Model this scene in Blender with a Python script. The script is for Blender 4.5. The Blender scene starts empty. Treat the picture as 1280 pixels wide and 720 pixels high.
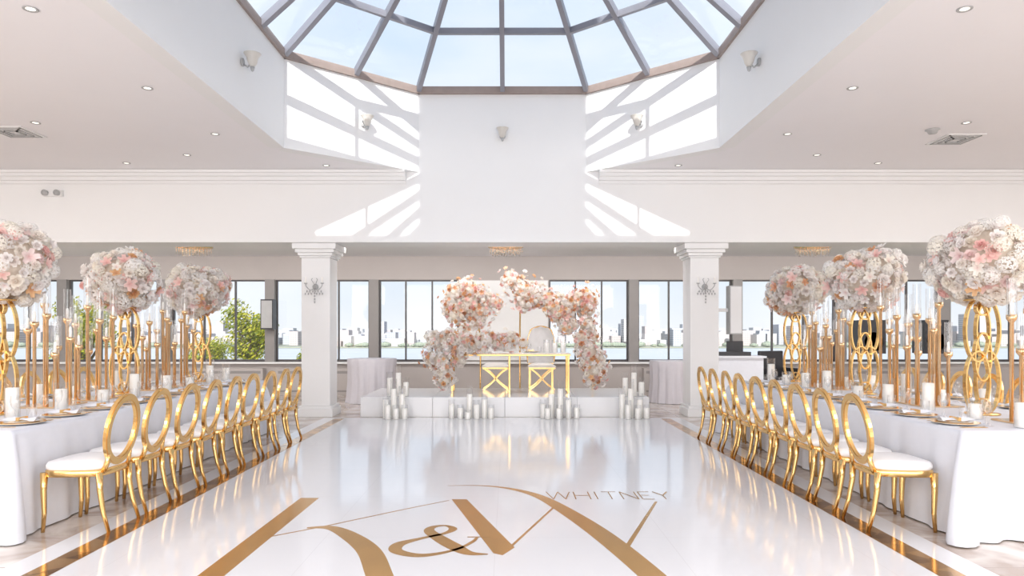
import bpy, math, random
from mathutils import Vector, Matrix
random.seed(7)
scene = bpy.context.scene
scene.view_settings.view_transform = 'Standard'
scene.view_settings.look = 'None'
scene.view_settings.exposure = 0.36

# ------------------------------------------------------------------ materials
def new_mat(name):
    m = bpy.data.materials.new(name); m.use_nodes = True
    nt = m.node_tree
    return m, nt, nt.nodes, nt.links, nt.nodes['Principled BSDF']

def pm(name, col, rough=0.5, metal=0.0, var=0.04, scale=8.0, bump=0.0, emit=None, es=0.0, coat=0.0, spec=0.5):
    m, nt, N, L, b = new_mat(name)
    b.inputs['Roughness'].default_value = rough
    b.inputs['Metallic'].default_value = metal
    b.inputs['Specular IOR Level'].default_value = spec
    b.inputs['Coat Weight'].default_value = coat
    tc = N.new('ShaderNodeTexCoord'); no = N.new('ShaderNodeTexNoise')
    no.inputs['Scale'].default_value = scale; no.inputs['Detail'].default_value = 4
    L.new(tc.outputs['Object'], no.inputs['Vector'])
    mix = N.new('ShaderNodeMix'); mix.data_type = 'RGBA'
    mix.inputs[6].default_value = (*[max(0, c*(1-var)) for c in col], 1)
    mix.inputs[7].default_value = (*[min(1, c*(1+var)) for c in col], 1)
    L.new(no.outputs['Fac'], mix.inputs[0]); L.new(mix.outputs[2], b.inputs['Base Color'])
    if bump:
        bp = N.new('ShaderNodeBump'); bp.inputs['Strength'].default_value = bump
        bp.inputs['Distance'].default_value = 0.01
        L.new(no.outputs['Fac'], bp.inputs['Height']); L.new(bp.outputs['Normal'], b.inputs['Normal'])
    if emit:
        b.inputs['Emission Color'].default_value = (*emit, 1); b.inputs['Emission Strength'].default_value = es
    return m

def glass(name, tint=(1, 1, 1), lo=0.05, hi=0.5, rough=0.02):
    m, nt, N, L, b = new_mat(name)
    N.remove(b)
    out = [n for n in N if n.type == 'OUTPUT_MATERIAL'][0]
    tr = N.new('ShaderNodeBsdfTransparent'); tr.inputs[0].default_value = (*tint, 1)
    gl = N.new('ShaderNodeBsdfGlossy'); gl.inputs['Roughness'].default_value = rough
    lw = N.new('ShaderNodeLayerWeight'); lw.inputs[0].default_value = 0.35
    mr = N.new('ShaderNodeMapRange'); mr.inputs[3].default_value = lo; mr.inputs[4].default_value = hi
    mx = N.new('ShaderNodeMixShader')
    L.new(lw.outputs['Facing'], mr.inputs[0]); L.new(mr.outputs[0], mx.inputs[0])
    L.new(tr.outputs[0], mx.inputs[1]); L.new(gl.outputs[0], mx.inputs[2]); L.new(mx.outputs[0], out.inputs[0])
    return m

def attr_mat(name, rough=0.7, trans=0.0, windows=False):
    m, nt, N, L, b = new_mat(name)
    a = N.new('ShaderNodeAttribute'); a.attribute_name = 'Col'
    no = N.new('ShaderNodeTexNoise'); no.inputs['Scale'].default_value = 40
    tc = N.new('ShaderNodeTexCoord'); L.new(tc.outputs['Object'], no.inputs['Vector'])
    mr = N.new('ShaderNodeMapRange'); mr.inputs[3].default_value = 0.96; mr.inputs[4].default_value = 1.02
    L.new(no.outputs['Fac'], mr.inputs[0])
    vm = N.new('ShaderNodeVectorMath'); vm.operation = 'SCALE'
    L.new(a.outputs['Color'], vm.inputs[0]); L.new(mr.outputs[0], vm.inputs['Scale'])
    src = vm.outputs[0]
    if windows:
        mp = N.new('ShaderNodeMapping'); mp.inputs['Rotation'].default_value = (math.pi/2, 0, 0)
        br = N.new('ShaderNodeTexBrick'); br.offset = 0
        L.new(tc.outputs['Object'], mp.inputs[0]); L.new(mp.outputs[0], br.inputs['Vector'])
        br.inputs['Scale'].default_value = 1; br.inputs['Brick Width'].default_value = 1.6; br.inputs['Row Height'].default_value = 1.5
        br.inputs['Mortar Size'].default_value = .42
        br.inputs['Color1'].default_value = (.66,.70,.78,1); br.inputs['Color2'].default_value = (.72,.74,.8,1); br.inputs['Mortar'].default_value = (1,1,1,1)
        v2 = N.new('ShaderNodeVectorMath'); v2.operation = 'MULTIPLY'
        L.new(src, v2.inputs[0]); L.new(br.outputs['Color'], v2.inputs[1]); src = v2.outputs[0]
    L.new(src, b.inputs['Base Color'])
    b.inputs['Roughness'].default_value = rough
    b.inputs['Specular IOR Level'].default_value = 0.2
    if trans:
        out = [n for n in N if n.type == 'OUTPUT_MATERIAL'][0]
        t = N.new('ShaderNodeBsdfTranslucent'); L.new(src, t.inputs[0]); mx = N.new('ShaderNodeMixShader'); mx.inputs[0].default_value = trans
        L.new(b.outputs[0], mx.inputs[1]); L.new(t.outputs[0], mx.inputs[2]); L.new(mx.outputs[0], out.inputs[0])
    return m

M_wall = pm('white_plaster', (0.87, 0.865, 0.86), 0.6, var=0.012, scale=3)
M_ceil = pm('ceiling_paint', (0.90, 0.88, 0.895), 0.7, var=0.012, scale=2)
M_taupe = pm('taupe_plaster', (0.50, 0.455, 0.435), 0.7, var=0.04, scale=3)
M_trim = pm('white_trim', (0.87, 0.865, 0.86), 0.4, var=0.01)
M_frame = pm('window_frame', (0.09, 0.08, 0.08), 0.4, var=0.05)
M_pillar = pm('window_pillar_paint', (0.30, 0.28, 0.27), 0.5, var=0.05)
M_glass = glass('window_glass', (0.97, 0.985, 1.0), 0.03, 0.35)
M_sglass = glass('skylight_glass', (0.97, 0.985, 1.0), 0.02, 0.2)
M_mull = pm('skylight_metal', (0.30, 0.30, 0.34), 0.4, 0.2, var=0.05)
M_curb = pm('skylight_wood', (0.34, 0.27, 0.24), 0.5, var=0.15, scale=10)
M_gold = pm('polished_gold', (0.83, 0.54, 0.22), 0.16, 1.0, var=0.06)
M_gold2 = pm('champagne_gold', (0.86, 0.60, 0.35), 0.2, 1.0, var=0.05)
M_goldfoil = pm('gold_vinyl', (0.62, 0.35, 0.105), 0.2, 0.78, var=0.14, scale=5)
M_cush = pm('white_leather', (0.86, 0.85, 0.85), 0.5, var=0.02, scale=30, bump=0.05)
M_cloth = pm('white_satin_cloth', (0.77, 0.79, 0.85), 0.5, var=0.03, scale=20, bump=0.05)
M_cloth2 = pm('grey_white_cloth', (0.66, 0.63, 0.67), 0.6, var=0.04, scale=15)
M_stage = pm('stage_gloss_white', (0.85, 0.85, 0.86), 0.15, var=0.01)
M_candle = pm('ivory_wax', (0.94, 0.92, 0.88), 0.5, var=0.02, emit=(1, 0.93, 0.82), es=0.08)
M_cglass = glass('clear_glass', (0.98, 0.985, 0.99), 0.05, 0.65)
M_china = pm('white_china', (0.86, 0.86, 0.86), 0.15, var=0.01)
M_flower = attr_mat('petals', trans=0.42)
M_leaf = attr_mat('foliage', 0.6, trans=0.25)
M_city = attr_mat('city_facade', 0.9, windows=True)
M_black = pm('black_plastic', (0.03, 0.03, 0.035), 0.4, var=0.2)
M_grey = pm('grey_plastic', (0.45, 0.45, 0.45), 0.5, var=0.1)
M_bark = pm('bark', (0.16, 0.11, 0.07), 0.9, var=0.3, scale=20, bump=0.4)
M_lamp = pm('lamp_glow', (1, 0.97, 0.9), 0.4, emit=(1, 0.95, 0.85), es=.9)
M_frost = pm('frosted_shade', (0.68, 0.65, 0.60), 0.3, var=0.03)
M_blocker = pm('blocker_grey', (0.5, 0.5, 0.5), 0.8, var=0.1)  # plain grey for the unseen sun blocker

def marble():
    m, nt, N, L, b = new_mat('marble_tile')
    tc = N.new('ShaderNodeTexCoord'); br = N.new('ShaderNodeTexBrick')
    L.new(tc.outputs['Object'], br.inputs['Vector'])
    br.inputs['Scale'].default_value = 1.0; br.offset = 0.0
    br.inputs['Brick Width'].default_value = 0.6; br.inputs['Row Height'].default_value = 0.6
    br.inputs['Mortar Size'].default_value = 0.005
    no = N.new('ShaderNodeTexNoise'); no.inputs['Scale'].default_value = 1.6; no.inputs['Detail'].default_value = 10
    no.inputs['Distortion'].default_value = 1.5
    L.new(tc.outputs['Object'], no.inputs['Vector'])
    r = N.new('ShaderNodeValToRGB'); r.color_ramp.elements[0].color = (0.42, 0.33, 0.27, 1)
    r.color_ramp.elements[1].color = (0.74, 0.68, 0.63, 1)
    r.color_ramp.elements[0].position = 0.38; r.color_ramp.elements[1].position = 0.60
    L.new(no.outputs['Fac'], r.inputs[0])
    mx = N.new('ShaderNodeMix'); mx.data_type = 'RGBA'
    L.new(br.outputs['Fac'], mx.inputs[0]); L.new(r.outputs[0], mx.inputs[6])
    mx.inputs[7].default_value = (0.36, 0.29, 0.25, 1)
    L.new(mx.outputs[2], b.inputs['Base Color'])
    b.inputs['Roughness'].default_value = 0.12
    return m
M_marble = marble()

def border():
    m, nt, N, L, b = new_mat('gold_mosaic_border')
    tc = N.new('ShaderNodeTexCoord'); v = N.new('ShaderNodeTexVoronoi'); v.inputs['Scale'].default_value = 9
    L.new(tc.outputs['Object'], v.inputs['Vector'])
    sp = N.new('ShaderNodeSeparateColor'); L.new(v.outputs['Color'], sp.inputs[0])
    r = N.new('ShaderNodeValToRGB'); r.color_ramp.elements[0].color = (0.28, 0.14, 0.05, 1); r.color_ramp.elements[1].color = (0.75, 0.45, 0.18, 1)
    L.new(sp.outputs[0], r.inputs[0]); L.new(r.outputs[0], b.inputs['Base Color'])
    b.inputs['Metallic'].default_value = .85; b.inputs['Roughness'].default_value = .13
    return m
M_border = border()

def dance():
    m, nt, N, L, b = new_mat('white_vinyl_dance_floor')
    tc = N.new('ShaderNodeTexCoord'); br = N.new('ShaderNodeTexBrick')
    L.new(tc.outputs['Object'], br.inputs['Vector'])
    br.inputs['Scale'].default_value = 1.0; br.offset = 0.0
    br.inputs['Brick Width'].default_value = 1.2; br.inputs['Row Height'].default_value = 1.2
    br.inputs['Mortar Size'].default_value = 0.002
    br.inputs['Color1'].default_value = (0.80, 0.805, 0.83, 1); br.inputs['Color2'].default_value = (0.795, 0.80, 0.825, 1)
    br.inputs['Mortar'].default_value = (0.72, 0.72, 0.74, 1)
    L.new(br.outputs['Color'], b.inputs['Base Color'])
    no = N.new('ShaderNodeTexNoise'); no.inputs['Scale'].default_value = 3
    L.new(tc.outputs['Object'], no.inputs['Vector'])
    bp = N.new('ShaderNodeBump'); bp.inputs['Strength'].default_value = 0.04; bp.inputs['Distance'].default_value = 0.02
    L.new(no.outputs['Fac'], bp.inputs['Height']); L.new(bp.outputs[0], b.inputs['Normal'])
    b.inputs['Roughness'].default_value = 0.10
    b.inputs['Specular IOR Level'].default_value = 0.6
    return m
M_dance = dance()

# ------------------------------------------------------------------ mesh builder
class MB:
    def __init__(s): s.v = []; s.f = []; s.m = []; s.s = []; s.c = []
    def add(s, vs, fs, mat=0, smooth=False, col=(1, 1, 1)):
        o = len(s.v); s.v += [tuple(p) for p in vs]
        s.c += [col]*len(vs)
        for f in fs:
            s.f.append([i+o for i in f]); s.m.append(mat); s.s.append(smooth)
    def box(s, x0, x1, y0, y1, z0, z1, mat=0, col=(1, 1, 1)):
        s.add([(x0,y0,z0),(x1,y0,z0),(x1,y1,z0),(x0,y1,z0),(x0,y0,z1),(x1,y0,z1),(x1,y1,z1),(x0,y1,z1)],
              [(0,3,2,1),(4,5,6,7),(0,1,5,4),(1,2,6,5),(2,3,7,6),(3,0,4,7)], mat, False, col)
    def lathe(s, prof, c=(0,0,0), seg=16, mat=0, smooth=True, M=None, col=(1,1,1), cap=True):
        vs = []; fs = []
        for r, z in prof:
            for i in range(seg):
                a = 2*math.pi*i/seg
                p = Vector((r*math.cos(a), r*math.sin(a), z))
                if M: p = M @ p
                vs.append((p.x+c[0], p.y+c[1], p.z+c[2]))
        n = len(prof)
        for j in range(n-1):
            for i in range(seg):
                k = (i+1) % seg
                fs.append((j*seg+i, j*seg+k, (j+1)*seg+k, (j+1)*seg+i))
        s.add(vs, fs, mat, smooth, col)
        caps = []
        if cap and prof[0][0] > 1e-4: caps.append(tuple(reversed(range(seg))))
        if cap and prof[-1][0] > 1e-4: caps.append(tuple((n-1)*seg+i for i in range(seg)))
        o = len(s.v)-len(vs)
        for c_ in caps:
            s.f.append([i+o for i in c_]); s.m.append(mat); s.s.append(False)
    def tube(s, pts, r, seg=8, mat=0, closed=False, smooth=True, col=(1,1,1)):
        pts = [Vector(p) for p in pts]; n = len(pts)
        if not hasattr(r, '__len__'): r = [r]*n
        vs = []; up = None
        for i, p in enumerate(pts):
            if closed: t = pts[(i+1) % n]-pts[i-1]
            else: t = pts[min(i+1, n-1)]-pts[max(i-1, 0)]
            t.normalize()
            if up is None: up = Vector((0,0,1)) if abs(t.z) < 0.9 else Vector((1,0,0))
            a = t.cross(up).normalized(); up = a.cross(t).normalized()
            for k in range(seg):
                q = 2*math.pi*(k+0.5)/seg
                vs.append(p+a*math.cos(q)*r[i]+up*math.sin(q)*r[i])
        fs = []
        for j in range(n if closed else n-1):
            j2 = (j+1) % n
            for k in range(seg):
                k2 = (k+1) % seg
                fs.append((j*seg+k, j*seg+k2, j2*seg+k2, j2*seg+k))
        if not closed:
            fs.append(tuple(reversed(range(seg)))); fs.append(tuple((n-1)*seg+k for k in range(seg)))
        s.add(vs, fs, mat, smooth, col)
    def ribbon(s, pts, nrm, depth, thick, mat=0, closed=False):
        pts = [Vector(p) for p in pts]; n = len(pts); nrm = Vector(nrm).normalized(); vs = []
        for i, p in enumerate(pts):
            if closed: t = pts[(i+1) % n]-pts[i-1]
            else: t = pts[min(i+1, n-1)]-pts[max(i-1, 0)]
            b = t.normalized().cross(nrm).normalized()
            for u, w in ((-1,-1),(1,-1),(1,1),(-1,1)):
                vs.append(p+nrm*u*depth/2+b*w*thick/2)
        fs = []
        for j in range(n if closed else n-1):
            j2 = (j+1) % n
            for k in range(4):
                k2 = (k+1) % 4
                fs.append((j*4+k, j*4+k2, j2*4+k2, j2*4+k))
        if not closed: fs += [(3,2,1,0), tuple((n-1)*4+k for k in range(4))]
        s.add(vs, fs, mat, False)
    def mesh(s, name, mats, col=False):
        me = bpy.data.meshes.new(name); me.from_pydata(s.v, [], s.f)
        for m in mats: me.materials.append(m)
        me.polygons.foreach_set('material_index', s.m)
        me.polygons.foreach_set('use_smooth', s.s)
        if col:
            a = me.color_attributes.new('Col', 'FLOAT_COLOR', 'POINT')
            flat = []
            for c in s.c: flat += [c[0], c[1], c[2], 1.0]
            a.data.foreach_set('color', flat)
        me.update(); return me
    def obj(s, name, mats, loc=(0,0,0), rz=0, col=False):
        return inst(name, s.mesh(name, mats, col), loc, rz)

def inst(name, me, loc=(0,0,0), rz=0, scale=1):
    o = bpy.data.objects.new(name, me); o.location = loc; o.rotation_euler = (0, 0, rz)
    o.scale = (scale,)*3 if not hasattr(scale, '__len__') else scale
    scene.collection.objects.link(o); return o

def bevel(o, w, seg=2):
    b = o.modifiers.new('bevel', 'BEVEL'); b.width = w; b.segments = seg; b.limit_method = 'ANGLE'
    return o

# ------------------------------------------------------------------ room shell
WX = 12.5; YR = -4.0; YB = 11.5; YB2 = 12.1; YW = 15.8
ZC = 4.15; ZS = 2.96; ZR = 5.45; ZB = 3.2
oct_pts = [(-1.42,11.5),(-3.2,10.0),(-3.2,5.2),(-1.42,3.7),(1.42,3.7),(3.2,5.2),(3.2,10.0),(1.42,11.5)]

b = MB(); b.box(-WX-.3, WX+.3, YR-.3, YW+.3, -0.3, 0.0); b.obj('floor', [M_marble])

b = MB()
def slab(poly, z0, z1):
    n = len(poly); vs = [(x,y,z0) for x,y in poly]+[(x,y,z1) for x,y in poly]
    fs = [tuple(reversed(range(n))), tuple(range(n,2*n))]+[(i,(i+1)%n,n+(i+1)%n,n+i) for i in range(n)]
    b.add(vs, fs)
for sx in (-1, 1):
    def P(l): return [(sx*x, y) for x, y in l] if sx > 0 else [(sx*x, y) for x, y in reversed(l)]
    slab(P([(3.2,YR),(WX+.3,YR),(WX+.3,YB),(3.2,YB)]), ZC, ZC+.25)
    slab(P([(1.42,11.5),(3.2,10.0),(3.2,11.5)]), ZC, ZC+.25)
    slab(P([(1.42,3.7),(3.2,3.7),(3.2,5.2)]), ZC, ZC+.25)
slab([(-3.2,YR),(3.2,YR),(3.2,3.7),(-3.2,3.7)], ZC, ZC+.25)
b.obj('ceiling', [M_ceil])

def cen_dir(p, q):
    d = Vector((q[0]-p[0], q[1]-p[1])); n = Vector((d.y, -d.x)).normalized()
    mid = Vector(((p[0]+q[0])/2, (p[1]+q[1])/2)) - Vector((0, 7.6))
    if n.dot(mid) < 0: n = -n
    return n
b = MB()
for i in range(8):
    p, q = oct_pts[i], oct_pts[(i+1) % 8]
    if i == 7: continue
    nn = cen_dir(p, q); n = nn*0.2; m_ = nn*-.012; z0 = ZC-.004
    vs = [(p[0]+m_.x,p[1]+m_.y,z0),(q[0]+m_.x,q[1]+m_.y,z0),(q[0]+n.x,q[1]+n.y,z0),(p[0]+n.x,p[1]+n.y,z0)]
    vs += [(x,y,ZR) for x,y,_ in vs]
    b.add(vs, [(0,3,2,1),(4,5,6,7),(0,1,5,4),(1,2,6,5),(2,3,7,6),(3,0,4,7)])
b.obj('wall_skylight_shaft', [M_wall])

b = MB()
b.box(-WX, WX, YB, YB2, ZS, ZC+.25); b.box(-1.6, 1.6, YB, YB2, ZC+.25, ZR)
b.obj('wall_header', [M_wall])
for sx, nm in ((-1, 'trim_1'), (1, 'trim_2')):
    b = MB()
    for (d, z0, z1) in ((0.20, 4.10, 4.145), (0.15, 4.05, 4.10), (0.09, 3.99, 4.05), (0.04, 3.94, 3.99)):
        xa, xb = sorted((sx*1.62, sx*WX)); b.box(xa, xb, YB-d, YB-.001, z0, z1)
    b.obj(nm, [M_trim])
b = MB(); b.box(-WX, WX, YB-.02, YB-.001, ZS, ZS+.06); b.obj('trim_3', [M_trim])

b = MB(); b.box(-WX-.3, WX+.3, YB2, YW+.3, ZB, ZB+.2); b.obj('ceiling_back', [M_ceil])
b = MB(); b.box(-WX-.3, -WX, YR-.3, YW+.3, 0, ZC+.25); b.obj('wall_left', [M_wall])
b = MB(); b.box(WX, WX+.3, YR-.3, YW+.3, 0, ZC+.25); b.obj('wall_right', [M_wall])
b = MB(); b.box(-WX, WX, YR-.3, YR, 0, ZC+.25); b.obj('wall_rear', [M_wall])

SILL, HEAD = 0.76, 2.66
b = MB()
b.box(-WX, WX, YW, YW+.25, 0, SILL); b.box(-WX, WX, YW, YW+.25, HEAD, ZB)
b.box(-1.05, 1.05, YW, YW+.25, SILL, HEAD)
b.obj('wall_back', [M_taupe])
b = MB(); b.box(-1.02, 1.02, YW-.05, YW-.001, .80, 2.64); b.obj('trim_6', [M_trim])
pil = [3.0, 5.4, 7.8, 10.2]
b = MB()
for p in pil:
    for sx in (-1, 1): b.box(sx*p-.11, sx*p+.11, YW-.06, YW+.2, SILL, HEAD)
b.obj('trim_4', [M_pillar])
edges = [1.05]+pil+[WX]; k = 0
for i in range(len(edges)-1):
    a0 = edges[i]+(0 if i == 0 else .11); a1 = edges[i+1]-(.11 if i < len(edges)-2 else 0)
    for sx in (-1, 1):
        k += 1; b = MB(); x0, x1 = sorted((sx*a0, sx*a1)); t = .035
        y0, y1 = YW+.06, YW+.12
        b.box(x0, x1, y0, y1, SILL, SILL+t*1.5, 0); b.box(x0, x1, y0, y1, HEAD-t, HEAD, 0)
        for j in range(4):
            xm = x0+(x1-x0)*j/3; xa = min(max(xm-t/2, x0), x1-t)
            b.box(xa, xa+t, y0, y1, SILL+t, HEAD-t, 0)
        b.add([(x0,YW+.09,SILL),(x1,YW+.09,SILL),(x1,YW+.09,HEAD),(x0,YW+.09,HEAD)], [(0,1,2,3)], 1)
        b.obj('window_%d' % k, [M_frame, M_glass])
b = MB(); b.box(-WX, WX, YW-.12, YW-.001, SILL-.04, SILL); b.obj('trim_5', [M_trim])
for xa, xb in ((-10, -7.9), (-7.6, -5.5), (-5.2, -3.1), (3.2, 5.3), (5.6, 7.7), (8, 10.1)):
    b = MB(); b.box(xa, xb, YW-.22, YW-.01, 0.0, 0.62, 0)
    b.box(xa+.05, xb-.05, YW-.225, YW-.22, 0.08, 0.12, 1); b.box(xa+.05, xb-.05, YW-.225, YW-.22, 0.5, 0.56, 1)
    b.obj('radiator_cabinet', [M_taupe, M_pillar])

base = []
for i in range(8):
    p, q = oct_pts[i], oct_pts[(i+1) % 8]
    nd = 5 if abs(p[0]-q[0]) < .01 else 2
    for j in range(nd):
        base.append(Vector((p[0]+(q[0]-p[0])*j/nd, p[1]+(q[1]-p[1])*j/nd, ZR+.062)))
AP = Vector((0, 7.6, ZR+1.86))
b = MB(); n = len(base)
def sect(p, q, w, h, mat):
    d = (q-p).normalized(); side = d.cross(Vector((0,0,1))).normalized(); up = side.cross(d).normalized()
    vs = [];
    for r in (p, q):
        for u, v in ((-1,-1),(1,-1),(1,1),(-1,1)): vs.append(r+side*u*w/2+up*v*h/2)
    b.add(vs, [(3,2,1,0),(4,5,6,7),(0,1,5,4),(1,2,6,5),(2,3,7,6),(3,0,4,7)], mat)
for i in range(n):
    p, q = base[i], base[(i+1) % n]
    sect(p, p.lerp(AP, .97), .075, .11, 0)
    for t in (.285, .62): sect(p.lerp(AP, t), q.lerp(AP, t), .06, .09, 0)
    sect(p, q, .10, .12, 1)
b.add(list(base)+[AP], [(i, (i+1) % n, n) for i in range(n)], 2)
b.lathe([(0.45, -.1), (0.45, .06), (0, .16)], c=AP, seg=16, mat=0)
b.obj('skylight', [M_mull, M_curb, M_sglass])
b = MB(); b.box(-1.42, 1.42, 1.2, 3.0, ZC+.25, 12.4); b.box(-3.8, 3.8, 2.4, 3.2, ZC+.25, 8.7)  # unseen mass added to keep sun off the centre panel and stage
b.obj('sun_blocker', [M_blocker])

for cx in (-3.19, 3.45):
    b = MB(); w = .245
    for (ww, z0, z1) in ((.30,0,.14),(.28,.14,.19),(w,.19,2.72),(.27,2.72,2.75),(.295,2.75,2.80),(.33,2.80,2.86),(.37,2.86,ZS-.001)):
        b.box(-ww, ww, -ww, ww, z0, z1)
    bevel(b.obj('column', [M_trim], (cx, 11.90, 0)), .008)

b = MB(); b.box(-3.0, 3.0, YR+.5, 11.5, 0, .004); b.obj('dance_floor', [M_dance])
b = MB()
for sx in (-1, 1):
    xa, xb = sorted((sx*2.64, sx*2.80)); b.box(xa, xb, YR+.7, 11.38, .0042, .006)
b.obj('gold_floor_border', [M_border])

# monogram
def cr(pts, n=10):
    out = []; P_ = [pts[0]]+list(pts)+[pts[-1]]
    for i in range(1, len(P_)-2):
        for k in range(n):
            t = k/n; r = []
            for a, bb, c, d in zip(P_[i-1], P_[i], P_[i+1], P_[i+2]):
                r.append(.5*((2*bb)+(-a+c)*t+(2*a-5*bb+4*c-d)*t*t+(-a+3*bb-3*c+d)*t**3))
            out.append(tuple(r))
    out.append(tuple(pts[-1])); return out
b = MB(); zc = [0.0044]
def stroke(pts, smooth=True):
    pp = cr(pts) if smooth and len(pts) > 2 else pts
    vs = []; m = len(pp); z = zc[0]; zc[0] += .0001
    for i, p in enumerate(pp):
        a = pp[max(i-1, 0)]; c = pp[min(i+1, m-1)]
        d = Vector((c[0]-a[0], c[1]-a[1])).normalized(); nx, ny = -d.y, d.x; w = max(p[2], .004)/2
        vs += [(p[0]+nx*w, p[1]+ny*w, z), (p[0]-nx*w, p[1]-ny*w, z)]
    b.add(vs, [(2*i, 2*i+1, 2*i+3, 2*i+2) for i in range(m-1)])
def poly(l):
    z = zc[0]; zc[0] += .0001; b.add([(x,y,z) for x,y in l], [tuple(range(len(l)))])
poly([(-1.72,5.95),(-1.56,5.95),(-1.62,2.9),(-1.78,2.9)])
stroke([(-1.60,4.82,.02),(-1.26,5.10,.022),(-1.11,5.24,.02),(-.72,5.60,.02),(-.42,5.86,.012)])
stroke([(-1.40,5.04,.03),(-1.22,5.04,.09),(-1.02,4.82,.14),(-.83,4.50,.16),(-.68,4.06,.16),(-.5,3.5,.14),(-.2,3.0,.05)])
poly([(-.40,5.90),(-.27,5.90),(.13,4.58),(.05,4.42),(-.01,4.46)])
stroke([(.05,4.44,.02),(.46,5.62,.02)], False)
stroke([(-.48,6.42,.006),(-.15,6.42,.03),(.13,6.28,.06),(.36,6.0,.10),(.56,5.5,.14),(.76,4.85,.17),(.93,4.1,.17),(1.05,3.4,.16)])
stroke([(.87,4.55,.035),(1.35,5.82,.022)], False)
amp = [(.90,.56,.03),(.86,.42,.05),(.72,.20,.05),(.50,.04,.08),(.28,.0,.12),(.06,.13,.14),(.06,.34,.14),(.28,.53,.07),(.52,.70,.07),
       (.60,.86,.10),(.50,.98,.05),(.36,.93,.09),(.33,.78,.13),(.48,.52,.17),(.68,.24,.18),(.84,.06,.12),(1.04,.03,.03)]
stroke([(-.69+.62*x, 4.42+.69*y, w*.62) for x, y, w in amp])
stroke([(-.20,4.42+.69*.57,.018),(-.04,4.42+.69*.57,.018)], False)
def letters():
    G = {'W':[(0,1,.25,0),(.25,0,.5,1),(.5,1,.75,0),(.75,0,1,1)], 'H':[(0,0,0,1),(1,0,1,1),(0,.5,1,.5)], 'I':[(.5,0,.5,1)],
         'T':[(.5,0,.5,1),(0,1,1,1)], 'N':[(0,0,0,1),(0,1,1,0),(1,0,1,1)], 'E':[(0,0,0,1),(0,1,1,1),(0,.52,.8,.52),(0,0,1,0)],
         'Y':[(.5,0,.5,.5),(.5,.5,0,1),(.5,.5,1,1)]}
    W = {'W':.21,'H':.13,'I':.05,'T':.13,'N':.13,'E':.10,'Y':.13}; x = .43
    for ch in 'WHITNEY':
        w = W[ch]
        for (a, c, d, e) in G[ch]:
            vert = abs(a-d) < abs(c-e)*.6
            stroke([(x+a*w, 5.90+c*.27, .010 if vert else .016), (x+d*w, 5.90+e*.27, .010 if vert else .016)], False)
        x += w+.035
letters()
b.obj('floor_monogram', [M_goldfoil])

# ------------------------------------------------------------------ dining chair
def chair_mesh():
    b = MB()
    N_ = 48
    tilt = math.radians(9)
    def oval(ry, rz): 
        return [(-.215-(rz*math.sin(a)+.25)*math.sin(tilt), ry*math.cos(a), .475+(rz*math.sin(a)+.25)*math.cos(tilt)) for a in [2*math.pi*i/N_ for i in range(N_)]]
    nrm = Vector((math.cos(tilt), 0, math.sin(tilt)))
    b.ribbon(oval(.180,.240), nrm, .024, .054, 0, True)
    b.ribbon(oval(.180,.240), nrm, .032, .034, 0, True)
    for sy in (-1, 1):
        b.tube([(-.20, sy*.15, .42), (-.225, sy*.13, .50), (-.235, sy*.135, .56)], [.020,.019,.014], 8, 0)
    def outline(k, n=32):
        o = []
        for i in range(n):
            a = 2*math.pi*i/n; c, s_ = math.cos(a), math.sin(a)
            x = math.copysign(abs(c)**.5, c)*.225; y = math.copysign(abs(s_)**.5, s_)*(.225+.02*(x/.225))
            o.append((x*k, y*k))
        return o
    def shell(rows, mat):
        vs = []; n = 32
        for k, z in rows: vs += [(x,y,z) for x,y in outline(k)]
        fs = []
        for j in range(len(rows)-1):
            for i in range(n): fs.append((j*n+i, j*n+(i+1)%n, (j+1)*n+(i+1)%n, (j+1)*n+i))
        b.add(vs, fs, mat, True)
        b.add(vs[:n], [tuple(reversed(range(n)))], mat); b.add(vs[-n:], [tuple(range(n))], mat, True)
    shell([(.97,.40),(1,.405),(1,.445),(.97,.45)], 0)
    shell([(.95,.45),(.99,.462),(.99,.48),(.94,.502),(.75,.515),(.4,.522),(.1,.524)], 1)
    for sy in (-1, 1):
        b.tube([(-.195,sy*.18,.43),(-.20,sy*.18,.30),(-.225,sy*.185,.15),(-.27,sy*.19,.0)], [.025,.021,.017,.013], 8, 0)
        b.tube([(.195,sy*.205,.43),(.20,sy*.205,.30),(.195,sy*.205,.14),(.205,sy*.205,.0)], [.027,.021,.017,.013], 8, 0)
    return b.mesh('dining_chair', [M_gold, M_cush])
CH = chair_mesh()
TXR = 4.06; TXL = 4.18; TW = .80; TY0, TY1 = 4.75, 9.75
TXs = {-1: -TXL, 1: TXR}
for sx in (-1, 1):
    for i in range(9):
        y = 5.12+i*.5; xi = 2.955 if sx > 0 else 3.06-.06*i/8
        inst('dining_chair', CH, (sx*(xi+random.uniform(-.01,.01)), y, .005), (0 if sx > 0 else math.pi)+random.uniform(-.05,.05))
        inst('dining_chair', CH, (TXs[sx]+sx*(1.13+random.uniform(-.01,.02)), y, .0), (math.pi if sx > 0 else 0)+random.uniform(-.06,.06))

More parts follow.
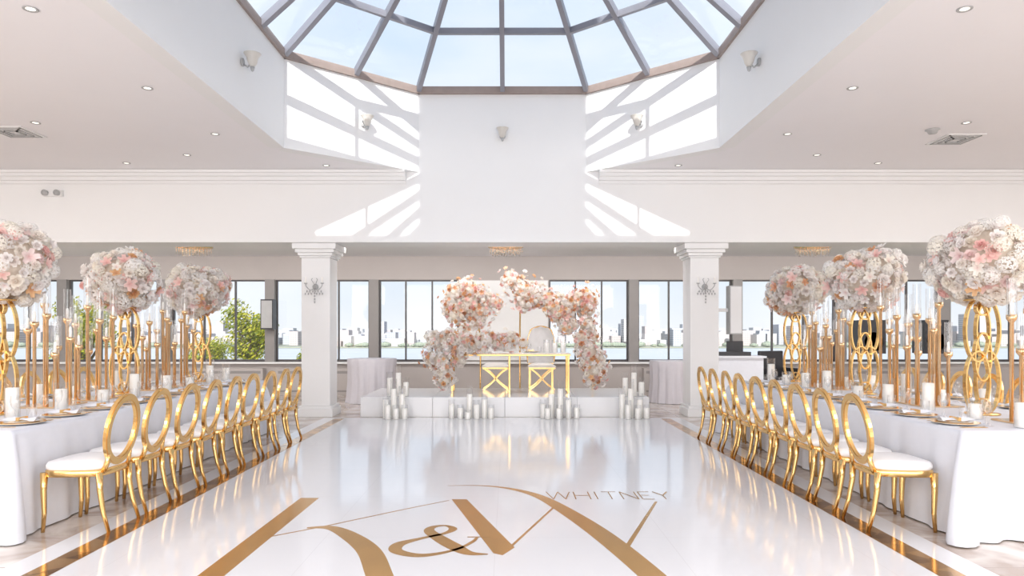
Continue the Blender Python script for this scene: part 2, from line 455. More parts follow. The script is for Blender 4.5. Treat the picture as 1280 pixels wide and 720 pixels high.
def draped(hw, hl, h, fold=.02, cr_=.05):
    b = MB(); per = []
    def corner(cx, cy, a0):
        for k in range(9):
            a = a0+math.pi/2*k/8; per.append((cx+cr_*math.cos(a), cy+cr_*math.sin(a), math.cos(a), math.sin(a), math.sin(math.pi*k/8)))
    def side(x0, y0, x1, y1, nx, ny):
        L_ = math.hypot(x1-x0, y1-y0); n = max(4, int(L_/.03))
        for k in range(1, n):
            per.append((x0+(x1-x0)*k/n, y0+(y1-y0)*k/n, nx, ny, 0))
    X, Y = hw-cr_, hl-cr_
    corner(X, Y, 0); side(X, hl, -X, hl, 0, 1); corner(-X, Y, math.pi/2); side(-hw, Y, -hw, -Y, -1, 0)
    corner(-X, -Y, math.pi); side(-X, -hl, X, -hl, 0, -1); corner(X, -Y, 1.5*math.pi); side(hw, -Y, hw, Y, 1, 0)
    n = len(per); rows = [(-.01,0,0),(0,.0,.01),(.008,.05,.05),(.012,.15,.22),(.016,.35,.5),(.02,.6,.75),(.022,.8,.92),(.024,.97,1.0),(.024,1,1.0)]
    vs = []; s_ = 0; ph = random.random()*6
    arc = []
    for i in range(n):
        arc.append(s_); q = per[(i+1) % n]; s_ += math.hypot(q[0]-per[i][0], q[1]-per[i][1])
    for off, t, amp in rows:
        for i, (x, y, nx, ny, cf) in enumerate(per):
            end = 2.8 if abs(ny) > .5 else 1.0
            w = math.sin(arc[i]*17+ph+1.5*math.sin(arc[i]*3.1))*.6+math.sin(arc[i]*31+ph*2)*.3
            o = off+amp*(fold*end*(w+.6)+cf*.18)
            vs.append((x+nx*o, y+ny*o, h-(h-.008)*t))
    fs = []
    for j in range(len(rows)-1):
        for i in range(n): fs.append((j*n+i, (j+1)*n+i, (j+1)*n+(i+1)%n, j*n+(i+1)%n))
    b.add(vs, fs, 0, True)
    b.add(vs[:n], [tuple(range(n))], 0)
    return b
for sx in (-1, 1):
    draped(TW, (TY1-TY0)/2, .76).obj('dining_table', [M_cloth], (TXs[sx], (TY0+TY1)/2, 0))

def round_table(r, h, mat, loc):
    b = MB(); n = 96; vs = []
    rows = [(r,0,0),(r+.006,.03,.1),(r-.01,.2,.4),(r-.02,.5,.8),(r+.0,.85,1.1),(r+.02,1,1.2)]
    for rr, t, am in rows:
        for i in range(n):
            a = 2*math.pi*i/n; q = rr+.02*am*(math.sin(a*13)+.5*math.sin(a*29+1))
            vs.append((q*math.cos(a), q*math.sin(a), h-(h-.006)*t))
    fs = []
    for j in range(len(rows)-1):
        for i in range(n): fs.append((j*n+i, (j+1)*n+i, (j+1)*n+(i+1)%n, j*n+(i+1)%n))
    b.add(vs, fs, 0, True); b.add(vs[:n], [tuple(range(n))], 0)
    b.obj('cocktail_table', [mat], loc)
round_table(.50, .90, M_cloth2, (-2.72, 14.15, 0))
round_table(.42, .86, M_cloth2, (3.45, 14.1, 0))

# ------------------------------------------------------------------ flowers
def petal(w, l, cup):
    vs = []
    for j in range(3):
        v = j/2
        for i in range(3):
            u = i-1; ww = w*(.45, 1.0, .75)[j]
            vs.append(Vector((l*v, u*ww/2, cup*(v**1.6)+abs(u)*w*.18)))
    fs = [(0,1,4,3),(1,2,5,4),(3,4,7,6),(4,5,8,7)]
    return vs, fs
def rose_t():
    V = []; F = []
    for ring, (cnt, tilt, l, r0, z0) in enumerate([(6,12,.62,.28,-.1),(6,38,.55,.22,.0),(5,58,.48,.14,.08),(4,76,.42,.06,.12)]):
        for k in range(cnt):
            vs, fs = petal(.62, l, .10)
            R = Matrix.Rotation(2*math.pi*(k+ring*.37)/cnt, 3, 'Z') @ Matrix.Rotation(-math.radians(tilt), 3, 'Y')
            Rz = Matrix.Rotation(2*math.pi*(k+ring*.37)/cnt, 3, 'Z')
            o = len(V); V += [R @ v + Rz @ Vector((r0,0,0)) + Vector((0,0,z0)) for v in vs]
            F += [tuple(i+o for i in f) for f in fs]
    return V, F
def hyd_t():
    rnd = random.Random(3); V = []; F = []; K = 34
    for i in range(K):
        z = 1-(i+.5)/K*1.25; a = i*2.39996; r = math.sqrt(max(0, 1-z*z)); n_ = Vector((r*math.cos(a), r*math.sin(a), z))
        t = n_.orthogonal().normalized(); t.rotate(Matrix.Rotation(rnd.random()*6, 3, n_)); u = n_.cross(t)
        c = n_*(.78+rnd.random()*.12)
        for q in range(4):
            d = t*math.cos(q*math.pi/2)+u*math.sin(q*math.pi/2); e = n_.cross(d); o = len(V); s_ = .24
            V += [c, c+d*s_*.6+e*s_*.45+n_*.05, c+d*s_*1.15+n_*.02, c+d*s_*.6-e*s_*.45+n_*.05]
            F.append((o,o+1,o+2,o+3))
    return V, F
def orchid_t():
    V = []; F = []
    for k in range(5):
        vs, fs = petal(.6, .95, .22); R = Matrix.Rotation(2*math.pi*k/5, 3, 'Z') @ Matrix.Rotation(-.2, 3, 'Y')
        o = len(V); V += [R @ v for v in vs]; F += [tuple(i+o for i in f) for f in fs]
    return V, F
ROSE, HYD, ORC = rose_t(), hyd_t(), orchid_t()
WHT = [(.99,.975,.94),(.99,.985,.965),(.99,.96,.87),(.99,.98,.955),(.99,.965,.90)]
BLUSH = [(.97,.73,.68),(.95,.66,.62),(.98,.84,.82)]
BRONZE = [(.78,.44,.26),(.84,.53,.36),(.88,.58,.33)]
def place(b, T, pos, nrm, sc, col, rnd):
    n_ = nrm.normalized(); t = n_.orthogonal().normalized(); t.rotate(Matrix.Rotation(rnd.random()*6.28, 3, n_)); u = n_.cross(t)
    V, F = T; o = len(b.v)
    orc = T is ORC
    for v in V:
        p = pos+(t*v.x+u*v.y+n_*v.z)*sc; b.v.append((p.x,p.y,p.z))
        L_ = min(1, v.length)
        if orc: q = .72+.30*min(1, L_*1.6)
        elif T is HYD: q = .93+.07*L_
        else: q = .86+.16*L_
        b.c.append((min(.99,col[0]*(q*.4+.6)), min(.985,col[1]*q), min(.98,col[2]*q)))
    for f in F: b.f.append([i+o for i in f]); b.m.append(0); b.s.append(True)
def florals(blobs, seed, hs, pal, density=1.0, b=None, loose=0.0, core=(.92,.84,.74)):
    rnd = random.Random(seed); b = b or MB()
    for (x,y,z,rx,ry,rz) in blobs:
        c = Vector((x,y,z))
        prof = [(math.sin(math.pi*i/8)*.76, -math.cos(math.pi*i/8)*.76) for i in range(9)]
        prof[0] = (0,-.76); prof[-1] = (0,.76)
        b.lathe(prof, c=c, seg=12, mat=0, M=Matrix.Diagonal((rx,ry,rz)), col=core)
        area = 4*math.pi*((rx*ry)**1.6+(rx*rz)**1.6+(ry*rz)**1.6)**(1/1.6)/3**(1/1.6)
        K = int(area/(math.pi*hs*hs)*1.25*density)
        for i in range(K):
            zz = 1-2*(i+.5)/K; a = i*2.39996+rnd.random()*.4; r = math.sqrt(1-zz*zz)
            d = Vector((r*math.cos(a), r*math.sin(a), zz)); k = 1+rnd.uniform(-.12,.10)+(rnd.random()*loose if rnd.random()<.35 else 0)
            p = Vector((c.x+d.x*rx*k, c.y+d.y*ry*k, c.z+d.z*rz*k))
            if any(((p.x-q[0])/q[3])**2+((p.y-q[1])/q[4])**2+((p.z-q[2])/q[5])**2 < .6 for q in blobs if q[:3] != (x,y,z)): continue
            nr = Vector((d.x/rx, d.y/ry, d.z/rz)).normalized()+Vector([rnd.uniform(-.3,.3) for _ in range(3)])
            w = rnd.random(); pw = pal
            if w < pw[0]: col = rnd.choice(WHT); T = rnd.choice([HYD, ROSE, ROSE])
            elif w < pw[0]+pw[1]: col = rnd.choice(BLUSH); T = rnd.choice([ROSE, ORC])
            else: col = rnd.choice(BRONZE); T = rnd.choice([ROSE, ORC])
            if rnd.random() < .2: T = ORC
            s_ = hs*rnd.uniform(.75, 1.25)
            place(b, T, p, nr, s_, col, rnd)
    return b
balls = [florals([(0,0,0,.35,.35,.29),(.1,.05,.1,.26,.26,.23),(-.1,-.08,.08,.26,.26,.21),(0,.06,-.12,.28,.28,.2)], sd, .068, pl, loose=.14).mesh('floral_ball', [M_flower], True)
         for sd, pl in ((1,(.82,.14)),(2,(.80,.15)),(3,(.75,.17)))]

def stand_mesh():
    b = MB(); H = .94
    b.lathe([(0,0),(.13,0),(.13,.012),(0,.014)], seg=28, mat=0)
    def ov(cx, cz, rx, rz, dy):
        pts = [Vector((cx+rx*math.cos(a), dy, cz+rz*math.sin(a))) for a in [2*math.pi*i/44 for i in range(44)]]
        b.ribbon(pts, (0,1,0), .032, .014, 0, True)
    for cz in (.27, .70):
        for sx in (-1, 1): ov(sx*.062, cz, .125, .258, sx*.006)
    ov(0, .48, .085, .20, .0)
    ov(0, .07, .07, .06, 0); ov(0, .89, .07, .06, 0)
    b.lathe([(0,H+.01),(.14,H+.01),(.14,H+.022),(0,H+.024)], seg=28, mat=0)
    return b.mesh('gold_stand', [M_gold])
ST = stand_mesh()

def empty(name, loc):
    e = bpy.data.objects.new(name, None); e.location = loc; e.empty_display_size = .2; scene.collection.objects.link(e); return e
bi = 0
for sx in (-1, 1):
    for y in (5.72, 7.60, 9.42):
        e = empty('floral_centerpiece', (TXs[sx], y, .762))
        s_ = inst('stand', ST, (0,0,0), .25*sx); s_.parent = e
        f_ = inst('flowers', balls[bi % 3], (0,0,1.25), bi*1.3); f_.parent = e; bi += 1

def candelabra(seed):
    r = random.Random(seed); b = MB()
    pos = [(-.02,-.16),(.13,-.06),(-.14,-.02),(.03,.06),(.15,.14),(-.12,.17),(.02,.24),(.0,-.05)]
    hs = [.62,.92,.78,1.02,.70,.88,.56,.84]; r.shuffle(hs)
    b.box(-.19,.19,-.20,.28,0,.012,0)
    for (x,y), h in zip(pos, hs):
        b.lathe([(.015,.012),(.015,h-.12),(.03,h-.10),(.036,h-.09),(.036,h-.06)], c=(x,y,0), seg=10, mat=0)
        b.lathe([(0,h-.06),(.013,h-.06),(.011,h+.03),(0,h+.04)], c=(x,y,0), seg=8, mat=1)
        b.lathe([(.034,h-.07),(.034,h+.22)], c=(x,y,0), seg=14, mat=2, cap=False)
    return b
CND = [candelabra(s).mesh('candelabra', [M_gold2, M_candle, M_cglass]) for s in (1,2,3)]
k = 0
for sx in (-1, 1):
    for y in (5.15, 6.42, 6.98, 8.25, 8.80):
        inst('candelabra', CND[k % 3], (TXs[sx], y, .762), (0, math.pi)[k % 2]); k += 1

def hurricane(h, r):
    b = MB()
    b.lathe([(0,.004),(r*.84,.004),(r*.84,h*.74),(r*.7,h*.75),(0,h*.75)], seg=20, mat=0)
    b.lathe([(r,0),(r,h)], seg=22, mat=1, cap=False); b.lathe([(.002,h*.75),(.001,h*.79)], seg=5, mat=2)
    return b.mesh('hurricane_candle', [M_candle, M_cglass, M_black])
HC = {h: hurricane(h, .055) for h in (.16,.24,.32,.42,.54,.66)}
for sx in (-1, 1):
    for i, y in enumerate((4.95, 5.45, 6.05, 6.68, 7.25, 7.95, 8.52, 9.1, 9.62)):
        for dx in (-.28, .28):
            inst('hurricane_candle', HC[(.24,.16,.32)[(i+(dx > 0)) % 3]], (TXs[sx]+dx, y+(.04 if dx>0 else -.05), .762))

def setting():
    b = MB()
    b.lathe([(0,.003),(.10,.003),(.155,.012),(.158,.014),(.155,.016),(.10,.008),(0,.008)], seg=32, mat=0)
    b.lathe([(.152,.0155),(.160,.0155),(.160,.0175),(.152,.0175)], seg=32, mat=1)
    b.lathe([(0,.010),(.07,.010),(.115,.022),(.117,.024),(.07,.014),(0,.014)], seg=28, mat=0)
    vs = []; n = 8
    for j in range(9):
        for i in range(n):
            u = i/(n-1)-.5; v = j/8-.5
            vs.append((v*.24, u*.09+.004*math.sin(j*2), .030+.018*math.cos(u*3)+.006*math.sin(v*9+u*5)))
    b.add(vs, [(j*n+i, j*n+i+1, (j+1)*n+i+1, (j+1)*n+i) for j in range(8) for i in range(n-1)], 2, True)
    b.box(-.012,.012,-.05,.05,.026,.053,1)
    for (x, y, h, r) in ((.15,-.14,.20,.036),(.20,-.04,.17,.038),(.17,.15,.11,.038)):
        if h > .15:
            b.lathe([(r*.9,.001),(r*.85,.004),(.006,.010),(.005,h*.45),(r*.7,h*.55),(r,h*.75),(r*.85,h)], c=(x,y,0), seg=16, mat=3, cap=False)
        else:
            b.lathe([(r*.8,.001),(r*.9,.01),(r,h)], c=(x,y,0), seg=16, mat=3, cap=False)
    for y in (-.19, -.215, .195): b.box(-.09,.09,y-.006,y+.006,.001,.004,1)
    return b.mesh('place_setting', [M_china, M_gold, M_cloth, M_cglass])
PS = setting()
for sx in (-1, 1):
    for i in range(9):
        y = 5.12+i*.5
        inst('place_setting', PS, (TXs[sx]-sx*(TW-.18), y, .7615), 0 if sx > 0 else math.pi)
        inst('place_setting', PS, (TXs[sx]+sx*(TW-.18), y, .7615), math.pi if sx > 0 else 0)

# ------------------------------------------------------------------ stage
SZ = .34; SY0 = 11.62; SY1 = 13.5
b = MB()
for i in range(4):
    x0 = -2.42+i*1.23; b.box(x0+.002, x0+1.228, SY0, SY1, 0, SZ)
bevel(b.obj('stage_platform', [M_stage]), .006)

SZ += .001
b = MB(); TXa, TXb, TYa, TYb = -.95, 1.22, 12.35, 12.80; TZ = .73
b.box(TXa, TXb, TYa, TYb, TZ-.02, TZ, 1); b.box(TXa-.01, TXb+.01, TYa-.01, TYb+.01, TZ-.055, TZ-.02, 0)
for xx in (TXa+.03, .12, TXb-.03):
    for yy in (TYa+.03, TYb-.03): b.box(xx-.018, xx+.018, yy-.018, yy+.018, 0, TZ-.055, 0)
    b.box(xx-.018, xx+.018, TYa+.05, TYb-.05, 0, .03, 0)
bevel(b.obj('sweetheart_table', [M_gold, M_china], (0, 0, SZ)), .004)
def xstool(back):
    b = MB()
    for sy in (-.2, .2):
        for s1 in (-1, 1):
            pts = [(s1*.24*(1-2*t)*(1-.25*math.sin(math.pi*t)), sy, .41*t+.016) for t in [i/12 for i in range(13)]]
            b.ribbon(pts, (0,1,0), .03, .024, 0)
        b.box(-.25,.25,sy-.02,sy+.02,.41,.44,0)
    b.tube([(0,-.2,.21),(0,.2,.21)], .014, 8, 0)
    vs = []; n = 9
    for j in range(n):
        for i in range(n):
            u = i/(n-1)*2-1; v = j/(n-1)*2-1; vs.append((u*.26, v*.24, .46+.06*(1-u**4)*(1-v**4)))
    b.add(vs, [(j*n+i, j*n+i+1, (j+1)*n+i+1, (j+1)*n+i) for j in range(n-1) for i in range(n-1)], 1, True)
    b.box(-.26,.26,-.24,.24,.44,.462,1)
    if back:
        n = 17; vs = []; f = []
        for j in range(n):
            for i in range(n):
                u = i/(n-1)*2-1; v = j/(n-1); w = .25-.05*v**3+.03*math.sin(v*3.1)
                top = .50+.72*v*(1-.10*u*u)
                d = .05*(1-u**6)*(1-(2*v-1)**6)-.015*(math.cos(u*9)*math.cos(v*16))
                vs.append((u*w, .26-d, top))
        f = [(j*n+i, j*n+i+1, (j+1)*n+i+1, (j+1)*n+i) for j in range(n-1) for i in range(n-1)]
        b.add(vs, f, 1, True)
        b.add([(x, .27, z) for x, y, z in vs], f, 0, True)
        ed = [vs[j*n] for j in range(n)]+[vs[(n-1)*n+i] for i in range(1, n)]+[vs[j*n+n-1] for j in range(n-2, -1, -1)]
        b.tube([(x, .265, z) for x, y, z in ed], .014, 8, 0)
        for s1 in (-.22, .22): b.box(s1-.02, s1+.02, .24, .28, .0, .5, 0)
    return b
xstool(False).obj('gold_stool', [M_gold, M_cush], (-.14, 13.12, SZ))
xstool(True).obj('tufted_throne_chair', [M_gold, M_cush], (.74, 13.10, SZ))

def arch(b, pts, r=.016): b.tube(cr([tuple(p) for p in pts], 6), r, 8, 1)
def garland(path, seed, step=.12):
    rnd = random.Random(seed); out = []
    pts = cr(path, 12); last = None
    for p in pts:
        if last is None or math.dist(p[:3], last[:3]) > step:
            r = p[3]*rnd.uniform(.78, 1.12)
            out.append((p[0]+rnd.uniform(-.05,.05), p[1]+rnd.uniform(-.04,.04), p[2]+rnd.uniform(-.05,.05), r, r*.85, r)); last = p
    return out
FP = (.56,.25)
b = MB()
arch(b, [(-.95,13.30,SZ),(-1.0,13.30,1.3),(-.95,13.2,2.0),(-.72,13.1,2.25)])
arch(b, [(-.45,13.42,SZ),(-.45,13.42,1.3),(-.5,13.2,1.7)])
florals(garland([(-1.08,13.0,1.86,.12),(-.92,13.0,2.10,.15),(-.74,13.0,2.38,.13),(-.54,13.0,2.26,.16),(-.34,13.0,2.12,.14),(-.12,13.0,1.98,.10)], 1)
        + garland([(-.98,13.0,1.78,.11),(-.66,12.98,1.98,.19),(-.42,13.0,1.84,.16),(-.52,13.0,1.64,.15),(-.66,13.0,1.52,.11)], 2, .14),
        11, .050, FP, 1.2, b, 1.0)
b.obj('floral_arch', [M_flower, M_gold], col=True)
b = MB()
arch(b, [(.33,13.42,SZ),(.33,13.42,1.5),(.35,13.2,2.2),(.45,13.1,2.3)])
arch(b, [(1.72,13.15,SZ),(1.72,13.15,1.2),(1.62,13.1,1.6)])
florals(garland([(.06,13.0,2.42,.10),(.24,13.0,2.42,.15),(.42,13.0,2.24,.18),(.66,13.0,2.10,.15),(.88,13.0,1.98,.16),(1.10,13.0,1.88,.17),(1.34,13.0,2.02,.16),(1.54,13.0,2.14,.14),(1.62,13.0,1.86,.15),(1.58,13.0,1.58,.15),(1.66,13.0,1.34,.11),(1.72,13.0,1.18,.08)], 3)
        + garland([(.40,13.0,2.04,.13),(.50,13.0,1.84,.09)], 4) + garland([(1.10,13.0,1.70,.14),(1.20,13.0,1.50,.11),(1.34,13.0,1.75,.14)], 5, .15),
        12, .050, FP, 1.2, b, 1.0)
b.obj('floral_arch', [M_flower, M_gold], col=True)
b = florals(garland([(-1.26,12.05,1.36,.11),(-1.06,12.08,1.24,.18),(-.80,12.06,1.32,.15),(-.52,12.05,1.22,.14),(-.24,12.05,1.30,.14),(.04,12.05,1.22,.13),(.26,12.08,1.34,.11),(.38,12.1,1.24,.08)], 6)
          + garland([(-1.20,12.02,1.04,.17),(-1.00,12.0,.86,.19),(-1.12,11.96,.70,.18),(-.94,11.92,.58,.13)], 7, .15) + garland([(-.78,12.02,1.10,.13),(-.72,12.0,.90,.12)], 8),
         13, .052, (.66,.19), 1.2, None, .7)
b.obj('floral_garland', [M_flower], col=True)
b = florals(garland([(1.38,12.16,1.34,.10),(1.48,12.12,1.14,.17),(1.66,12.07,.94,.17),(1.50,12.02,.82,.18),(1.66,11.96,.68,.17),(1.50,11.92,.57,.13)], 9, .14),
         14, .052, FP, 1.2, None, .7)
b.obj('floral_arrangement', [M_flower], col=True)
for x in (.80, .95, 1.10): inst('hurricane_candle', HC[.24], (x, 12.45, SZ+TZ+.001))
inst('place_setting', PS, (.52, 12.60, SZ+TZ+.001), -math.pi/2)

groups = [(-1.82, [(0,0,.66),(.14,.02,.54),(-.13,-.03,.42),(.06,-.15,.24),(.2,-.12,.24),(-.07,-.18,.32)]),
          (-.55, [(-.30,0,.32),(-.15,-.08,.24),(0,.02,.54),(.12,-.1,.32),(.25,0,.42),(-.02,-.16,.16),(.36,-.08,.24)]),
          (.92, [(-.24,0,.32),(-.1,.02,.54),(.05,0,.66),(.02,-.14,.24),(.18,-.08,.42),(-.17,-.14,.24),(.32,-.04,.24)]),
          (2.20, [(-.2,0,.54),(-.05,.02,.66),(.1,0,.42),(-.12,-.14,.32),(.04,-.15,.24),(.2,-.06,.24)])]
for gx, l in groups:
    for dx, dy, h in l: inst('hurricane_candle', HC[h], (gx+dx, 11.42+dy*.9, .0042))
for gx in (-1.85, 2.22):
    for dx, h in ((-.1,.42),(.05,.54),(.18,.32)): inst('hurricane_candle', HC[h], (gx+dx, 11.80, SZ+.001))

# ------------------------------------------------------------------ fixtures
def wall_sconce(loc, rz):
    b = MB()
    b.lathe([(0,-.0),(.05,-.0),(.05,.02),(0,.02)], c=(0,0,0), seg=16, mat=0, M=Matrix.Rotation(math.pi/2, 3, 'X'))
    b.tube([(0,-.01,-.02),(0,-.07,-.06),(0,-.10,-.03)], .012, 8, 0)
    b.lathe([(0,-.06),(.03,-.05),(.055,-.01),(.07,.05),(.10,.10),(.105,.105),(.095,.10),(.055,.05),(0,.02)], c=(0,-.13,0), seg=20, mat=1)
    b.lathe([(0,-.12),(.018,-.105),(.03,-.06),(0,-.05)], c=(0,-.13,0), seg=12, mat=0)
    b.obj('wall_sconce', [M_grey, M_frost], loc, rz)
zs = 4.80
wall_sconce((0.0, 11.497, zs-.06), 0)
wall_sconce((-2.20, 10.82, zs-.06), math.atan2(1.5,1.78)); wall_sconce((2.20, 10.82, zs-.06), -math.atan2(1.5,1.78))
wall_sconce((-3.185, 8.4, zs-.03), math.pi/2); wall_sconce((3.185, 8.4, zs-.03), -math.pi/2)

def crystal_sconce(x):
    b = MB(); b.lathe([(0,0),(.05,0),(.05,.02),(0,.02)], seg=14, mat=0, M=Matrix.Rotation(math.pi/2,3,'X'))
    for s1 in (-1, 1):
        b.tube(cr([(0,-.02,0),(s1*.06,-.09,-.06),(s1*.13,-.10,.0),(s1*.14,-.10,.05)], 5), .007, 6, 0)
        b.tube(cr([(0,-.02,.02),(s1*.03,-.06,.08),(s1*.05,-.07,.12),(s1*.03,-.07,.14)], 5), .006, 6, 0)
        b.lathe([(0,.04),(.03,.05),(.032,.06),(0,.062)], c=(s1*.14,-.10,0), seg=10, mat=0)
        b.lathe([(.01,.06),(.01,.15),(0,.17)], c=(s1*.14,-.10,0), seg=8, mat=1)
        for q in range(6): b.lathe([(0,-.03),(.014,0),(0,.022)], c=(s1*(.02+.025*q),-.10,-.03-.04*(q%2)-.05), seg=6, mat=0, smooth=False)
    for q in range(5): b.lathe([(0,-.03),(.016,0),(0,.02)], c=(0,-.06,-.06-.05*q), seg=6, mat=0, smooth=False)
    b.obj('crystal_sconce', [M_grey, M_candle], (x, 11.652, 2.22))
crystal_sconce(-3.19); crystal_sconce(3.45)

def can(x, y, z=ZC):
    b = MB(); b.lathe([(.036,-.002),(.055,-.008),(.06,-.006),(.06,-.0005)], seg=24, mat=0); b.lathe([(0,-.003),(.037,-.003),(.037,-.001),(0,-.001)], seg=20, mat=1)
    b.obj('recessed_light', [M_grey, M_lamp], (x, y, z-.002))
for sx in (-1, 1):
    for y in (5.7, 7.55, 9.3): can(sx*3.9, y)
    for y in (6.5, 8.8, 10.9): can(sx*6.0, y)
    can(sx*2.85, 11.05); can(sx*8.5, 9.8); can(sx*4.8, 10.4)
def vent(x, y):
    b = MB(); w, d = .26, .26
    b.box(-w,w,-d,d,-.012,-.002,0)
    for i in range(3):
        k_ = .22-.065*i
        for a in ((-k_,k_,-k_,-k_+.02),(-k_,k_,k_-.02,k_),(-k_,-k_+.02,-k_,k_),(k_-.02,k_,-k_,k_)): b.box(*a, -.02-.004*i, -.012, 1)
    b.obj('ceiling_vent', [M_trim, M_grey], (x, y, ZC))
vent(-6.55, 9.2); vent(6.35, 9.55)
for x, y in ((5.75, 9.1),):
    b = MB(); b.lathe([(0,-.06),(.05,-.055),(.07,-.02),(.09,-.01),(.09,-.001)], seg=20); b.obj('smoke_detector', [M_grey], (x, y, ZC))
b = MB(); b.box(-.16,.16,-.06,0,-.05,.05,0)
for s1 in (-.1, .1): b.lathe([(0,0),(.045,0),(.05,.05),(0,.055)], c=(s1,-.06,.0), seg=14, mat=1, M=Matrix.Rotation(math.pi/2,3,'X'))
b.obj('emergency_light', [M_trim, M_grey], (-7.55, 11.498, 3.78))

for cx in (-6.3, 0.05, 6.3):
    b = MB(); b.lathe([(0,-.03),(.36,-.03),(.36,-.001),(0,-.001)], seg=28, mat=0)
    rr = random.Random(2)
    for i in range(90):
        a = i*2.4; r = .34*math.sqrt((i+.5)/90); L_ = .05+.10*rr.random()
        b.lathe([(0,-.022),(.012,0),(0,.022)], c=(r*math.cos(a), r*math.sin(a), -.05-L_), seg=6, mat=1, smooth=False)
        b.tube([(r*math.cos(a), r*math.sin(a), -.03),(r*math.cos(a), r*math.sin(a), -.05-L_)], .0015, 4, 0)
    b.obj('crystal_chandelier', [M_gold2, M_cglass], (cx, 13.9, ZB))

b = MB(); b.box(-.11,.11,-.10,.10,-.42,.42,0); b.box(-.095,.095,-.108,-.10,-.40,.40,1); b.box(-.32,-.11,-.02,.02,-.03,.03,1)
b.obj('column_speaker', [M_grey, M_china], (4.02, 11.85, 1.83))
b = MB(); b.box(-.14,.14,-.12,.12,-.34,.34,0); b.box(-.12,.12,-.13,-.12,-.31,.31,1); b.box(-.03,.03,.12,.2,-.05,.05,0)
b.obj('wall_speaker', [M_black, M_grey], (-5.35, 15.53, 1.85))
b = MB(); b.box(-.55,.55,-.3,.3,0,.92,0); b.box(-.6,.6,-.34,.34,.92,.96,0); b.box(-.35,.35,-.15,.15,.96,1.04,1)
b.box(-.05,.3,.18,.2,1.0,1.26,1); b.obj('dj_booth', [M_cloth, M_black], (4.75, 14.2, 0))
b = MB()
for x in (-.24,.24):
    for y in (-.24,.24): b.box(x-.02,x+.02,y-.02,y+.02,0,.45,0)
b.box(-.3,.3,-.28,.28,.42,.52,0); b.box(-.3,.3,.2,.28,.5,1.05,0); b.box(-.34,-.28,-.26,.26,.5,.7,0); b.box(.28,.34,-.26,.26,.5,.7,0)
bevel(b.obj('black_armchair', [M_black], (5.75, 14.3, 0), .3), .02)
for x in (7.7, 9.0):
    b = MB(); b.box(-.25,.25,-.22,.22,1.0,1.7,0); b.lathe([(.1,-0.0),(.19,-.02),(.2,0)], c=(0,-.22,1.25), seg=20, mat=1, M=Matrix.Rotation(math.pi/2,3,'X'))
    b.tube([(0,0,.1),(0,0,1.0)], .02, 8, 0)
    for a in (0, 2.1, 4.2): b.tube([(0,0,.45),(.35*math.cos(a),.35*math.sin(a),.01)], .012, 6, 0)
    b.obj('pa_speaker', [M_black, M_grey], (x, 14.4, 0))

# ------------------------------------------------------------------ outside
b = MB(); b.add([(-900,30,-9),(900,30,-9),(900,2500,-9),(-900,2500,-9)], [(0,1,2,3)])
b.obj('river', [pm('river_water', (0.47, 0.49, 0.51), 0.75, var=0.1, scale=.05, spec=.2)])
b = MB(); rr = random.Random(5)
pal = [(.54,.43,.38),(.60,.51,.46),(.46,.45,.47),(.62,.57,.52),(.54,.42,.37),(.42,.43,.45)]
for i in range(1500):
    row = rr.random(); y = 445+row*260; x = rr.uniform(-640, 640); w = rr.uniform(4, 13); d = 12
    h = rr.uniform(3, 9.5)+row*4.5
    u = rr.random()
    if u < .06: h += rr.uniform(3, 8); w = rr.uniform(4, 8)
    if u < .008: h += 10
    c = rr.choice(pal); hz = .35+.45*row; c = tuple(v*(1-hz)+hz*q for v, q in zip(c, (.54,.55,.57)))  # distance haze mixed into the building colours, stronger in far rows
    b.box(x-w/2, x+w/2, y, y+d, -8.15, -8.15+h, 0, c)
for i in range(260):
    x = rr.uniform(-620, 620); q = rr.uniform(2, 4.5)
    b.lathe([(0,0),(q,.6),(q*.9,q*.6),(0,q*.9)], c=(x, 440, -8.15), seg=7, col=(.30,.33,.25))
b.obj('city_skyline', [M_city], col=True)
b = MB(); b.box(-900,900,436,900,-8.9,-8.2,0); b.obj('far_shore', [pm('shore_land', (0.30, 0.31, 0.24), 0.9, var=.2, scale=.05)])
b = MB()
b.add([(-60,17,-3.2),(60,17,-3.2),(60,60,-4.5),(-60,60,-4.5)], [(0,1,2,3)]); b.obj('near_ground', [pm('near_grass', (0.16,0.22,0.08), .95, var=.3, scale=1)])

def tree(name, loc, H, R, seed):
    r = random.Random(seed); b = MB()
    b.tube([(0,0,0),(.1,0,H*.3),(.0,.1,H*.6)], [.28,.2,.1], 8, 1)
    cl = [(0,0,H*.70,R*.8)]+[(r.uniform(-.6,.6)*R, r.uniform(-.6,.6)*R, H*r.uniform(.42,.92), R*r.uniform(.3,.55)) for _ in range(13)]
    for c in cl[1:]: b.tube([(0,.05,H*.45),(c[0],c[1],c[2])], [.09,.03], 6, 1)
    for (x,y,z,q) in cl:
        K = int(900*(q/R)**2)+120
        for i in range(K):
            d = Vector([r.gauss(0,1) for _ in range(3)]).normalized()*(q*r.uniform(.5,1.1)); p = Vector((x,y,z))+d
            n_ = (d.normalized()+Vector([r.uniform(-.9,.9) for _ in range(3)])).normalized(); t = n_.orthogonal().normalized(); u = n_.cross(t); s_ = R*.055*r.uniform(.7,1.4)
            g = r.random()**1.3; col = (.14+.42*g, .20+.30*g, .02+.03*g)
            b.add([p-t*s_, p-u*s_*.5, p+t*s_, p+u*s_*.5], [(0,1,2,3)], 0, False, col)
    b.obj(name, [M_leaf, M_bark], loc, col=True)
tree('tree', (-15.0, 40.0, -4.0), 7.2, 1.8, 3)
tree('tree', (-22.2, 36.0, -3.8), 7.4, 1.5, 4)
tree('tree', (-19.3, 44.0, -4.0), 5.6, 1.4, 2)
tree('tree', (-12.9, 46.0, -4.1), 5.2, 1.2, 6)

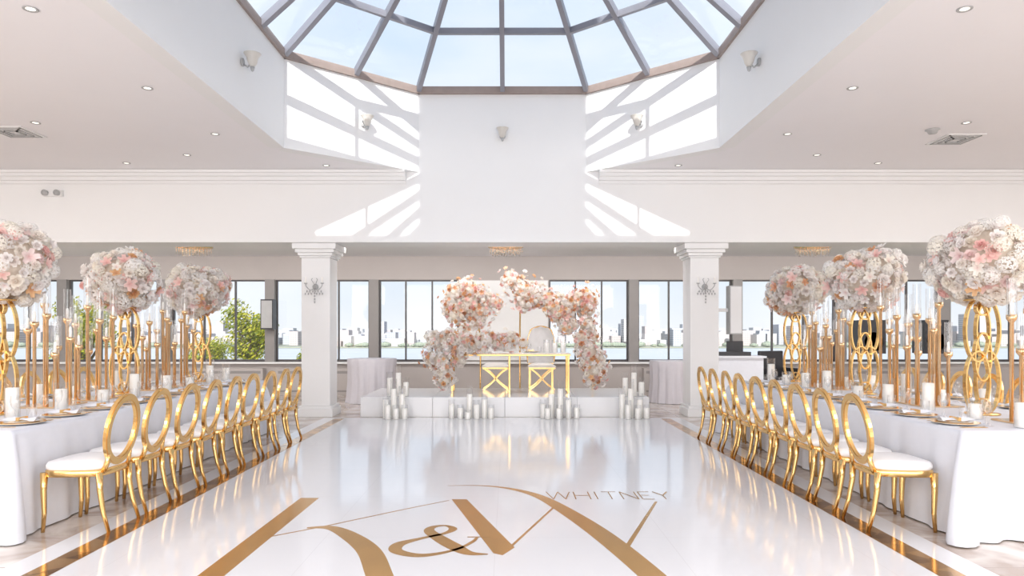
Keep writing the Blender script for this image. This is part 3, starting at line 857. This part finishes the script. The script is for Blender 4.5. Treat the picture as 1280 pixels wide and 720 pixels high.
# ------------------------------------------------------------------ world & lights
w = bpy.data.worlds.new('sky'); scene.world = w; w.use_nodes = True
N = w.node_tree.nodes; L = w.node_tree.links; bg = N['Background']
tc = N.new('ShaderNodeTexCoord'); sp = N.new('ShaderNodeSeparateXYZ'); L.new(tc.outputs['Generated'], sp.inputs[0])
r = N.new('ShaderNodeValToRGB'); L.new(sp.outputs['Z'], r.inputs[0])
e = r.color_ramp.elements
e[0].position = 0.0; e[0].color = (.75,.765,.78,1); e[1].position = 1.0; e[1].color = (.42,.60,.92,1)
q = e.new(.08); q.color = (.59,.68,.77,1); q = e.new(.45); q.color = (.53,.66,.84,1)
no = N.new('ShaderNodeTexNoise'); no.inputs['Scale'].default_value = 2.5; no.inputs['Detail'].default_value = 6
mp = N.new('ShaderNodeMapping'); mp.inputs['Scale'].default_value = (1,1,2.5)
L.new(tc.outputs['Generated'], mp.inputs[0]); L.new(mp.outputs[0], no.inputs['Vector'])
cr2 = N.new('ShaderNodeValToRGB'); cr2.color_ramp.elements[0].position = .35; cr2.color_ramp.elements[1].position = .72
L.new(no.outputs['Fac'], cr2.inputs[0])
mx = N.new('ShaderNodeMix'); mx.data_type = 'RGBA'; L.new(cr2.outputs[0], mx.inputs[0]); L.new(r.outputs[0], mx.inputs[6]); mx.inputs[7].default_value = (.78,.81,.86,1)
L.new(mx.outputs[2], bg.inputs[0]); bg.inputs[1].default_value = 1.0

def light(name, typ, loc, rot, energy, size=None, sy=None, col=(1,1,1)):
    d = bpy.data.lights.new(name, typ); d.energy = energy; d.color = col
    if typ == 'AREA': d.shape = 'RECTANGLE'; d.size = size; d.size_y = sy
    if typ == 'SUN': d.angle = math.radians(.5)
    o = bpy.data.objects.new(name, d); o.location = loc; o.rotation_euler = rot; scene.collection.objects.link(o); return o
light('sun', 'SUN', (0,-10,20), (math.radians(56),0,0), 4.8, col=(1,.98,.94))
light('fill_light_rear', 'AREA', (0,-3.7,2.4), (math.radians(93),0,0), 580, 16, 3, (1,.985,.98))  # added fill behind the camera, no real fixture
for sx in (-1, 1):
    light('fill_light_side', 'AREA', (sx*8.6, 3.0, 4.0), (0, 0, 0), 310, 4, 9, (1,.985,.98))  # added overhead fill outside the view, one per side
light('back_bay_fill', 'AREA', (0, 12.2, 3.07), (math.radians(70), 0, 0), 180, 23, .18, (1,.98,.96))  # added fill hidden behind the header to brighten the back bay

cd = bpy.data.cameras.new('camera'); cd.lens = 24; cd.sensor_width = 36
cd.shift_y = 55/1280; cd.shift_x = 6/1280; cd.clip_end = 5000
co = bpy.data.objects.new('camera', cd); co.location = (.08, 0, 1.45); co.rotation_euler = (math.radians(90), 0, 0)
scene.collection.objects.link(co); scene.camera = co
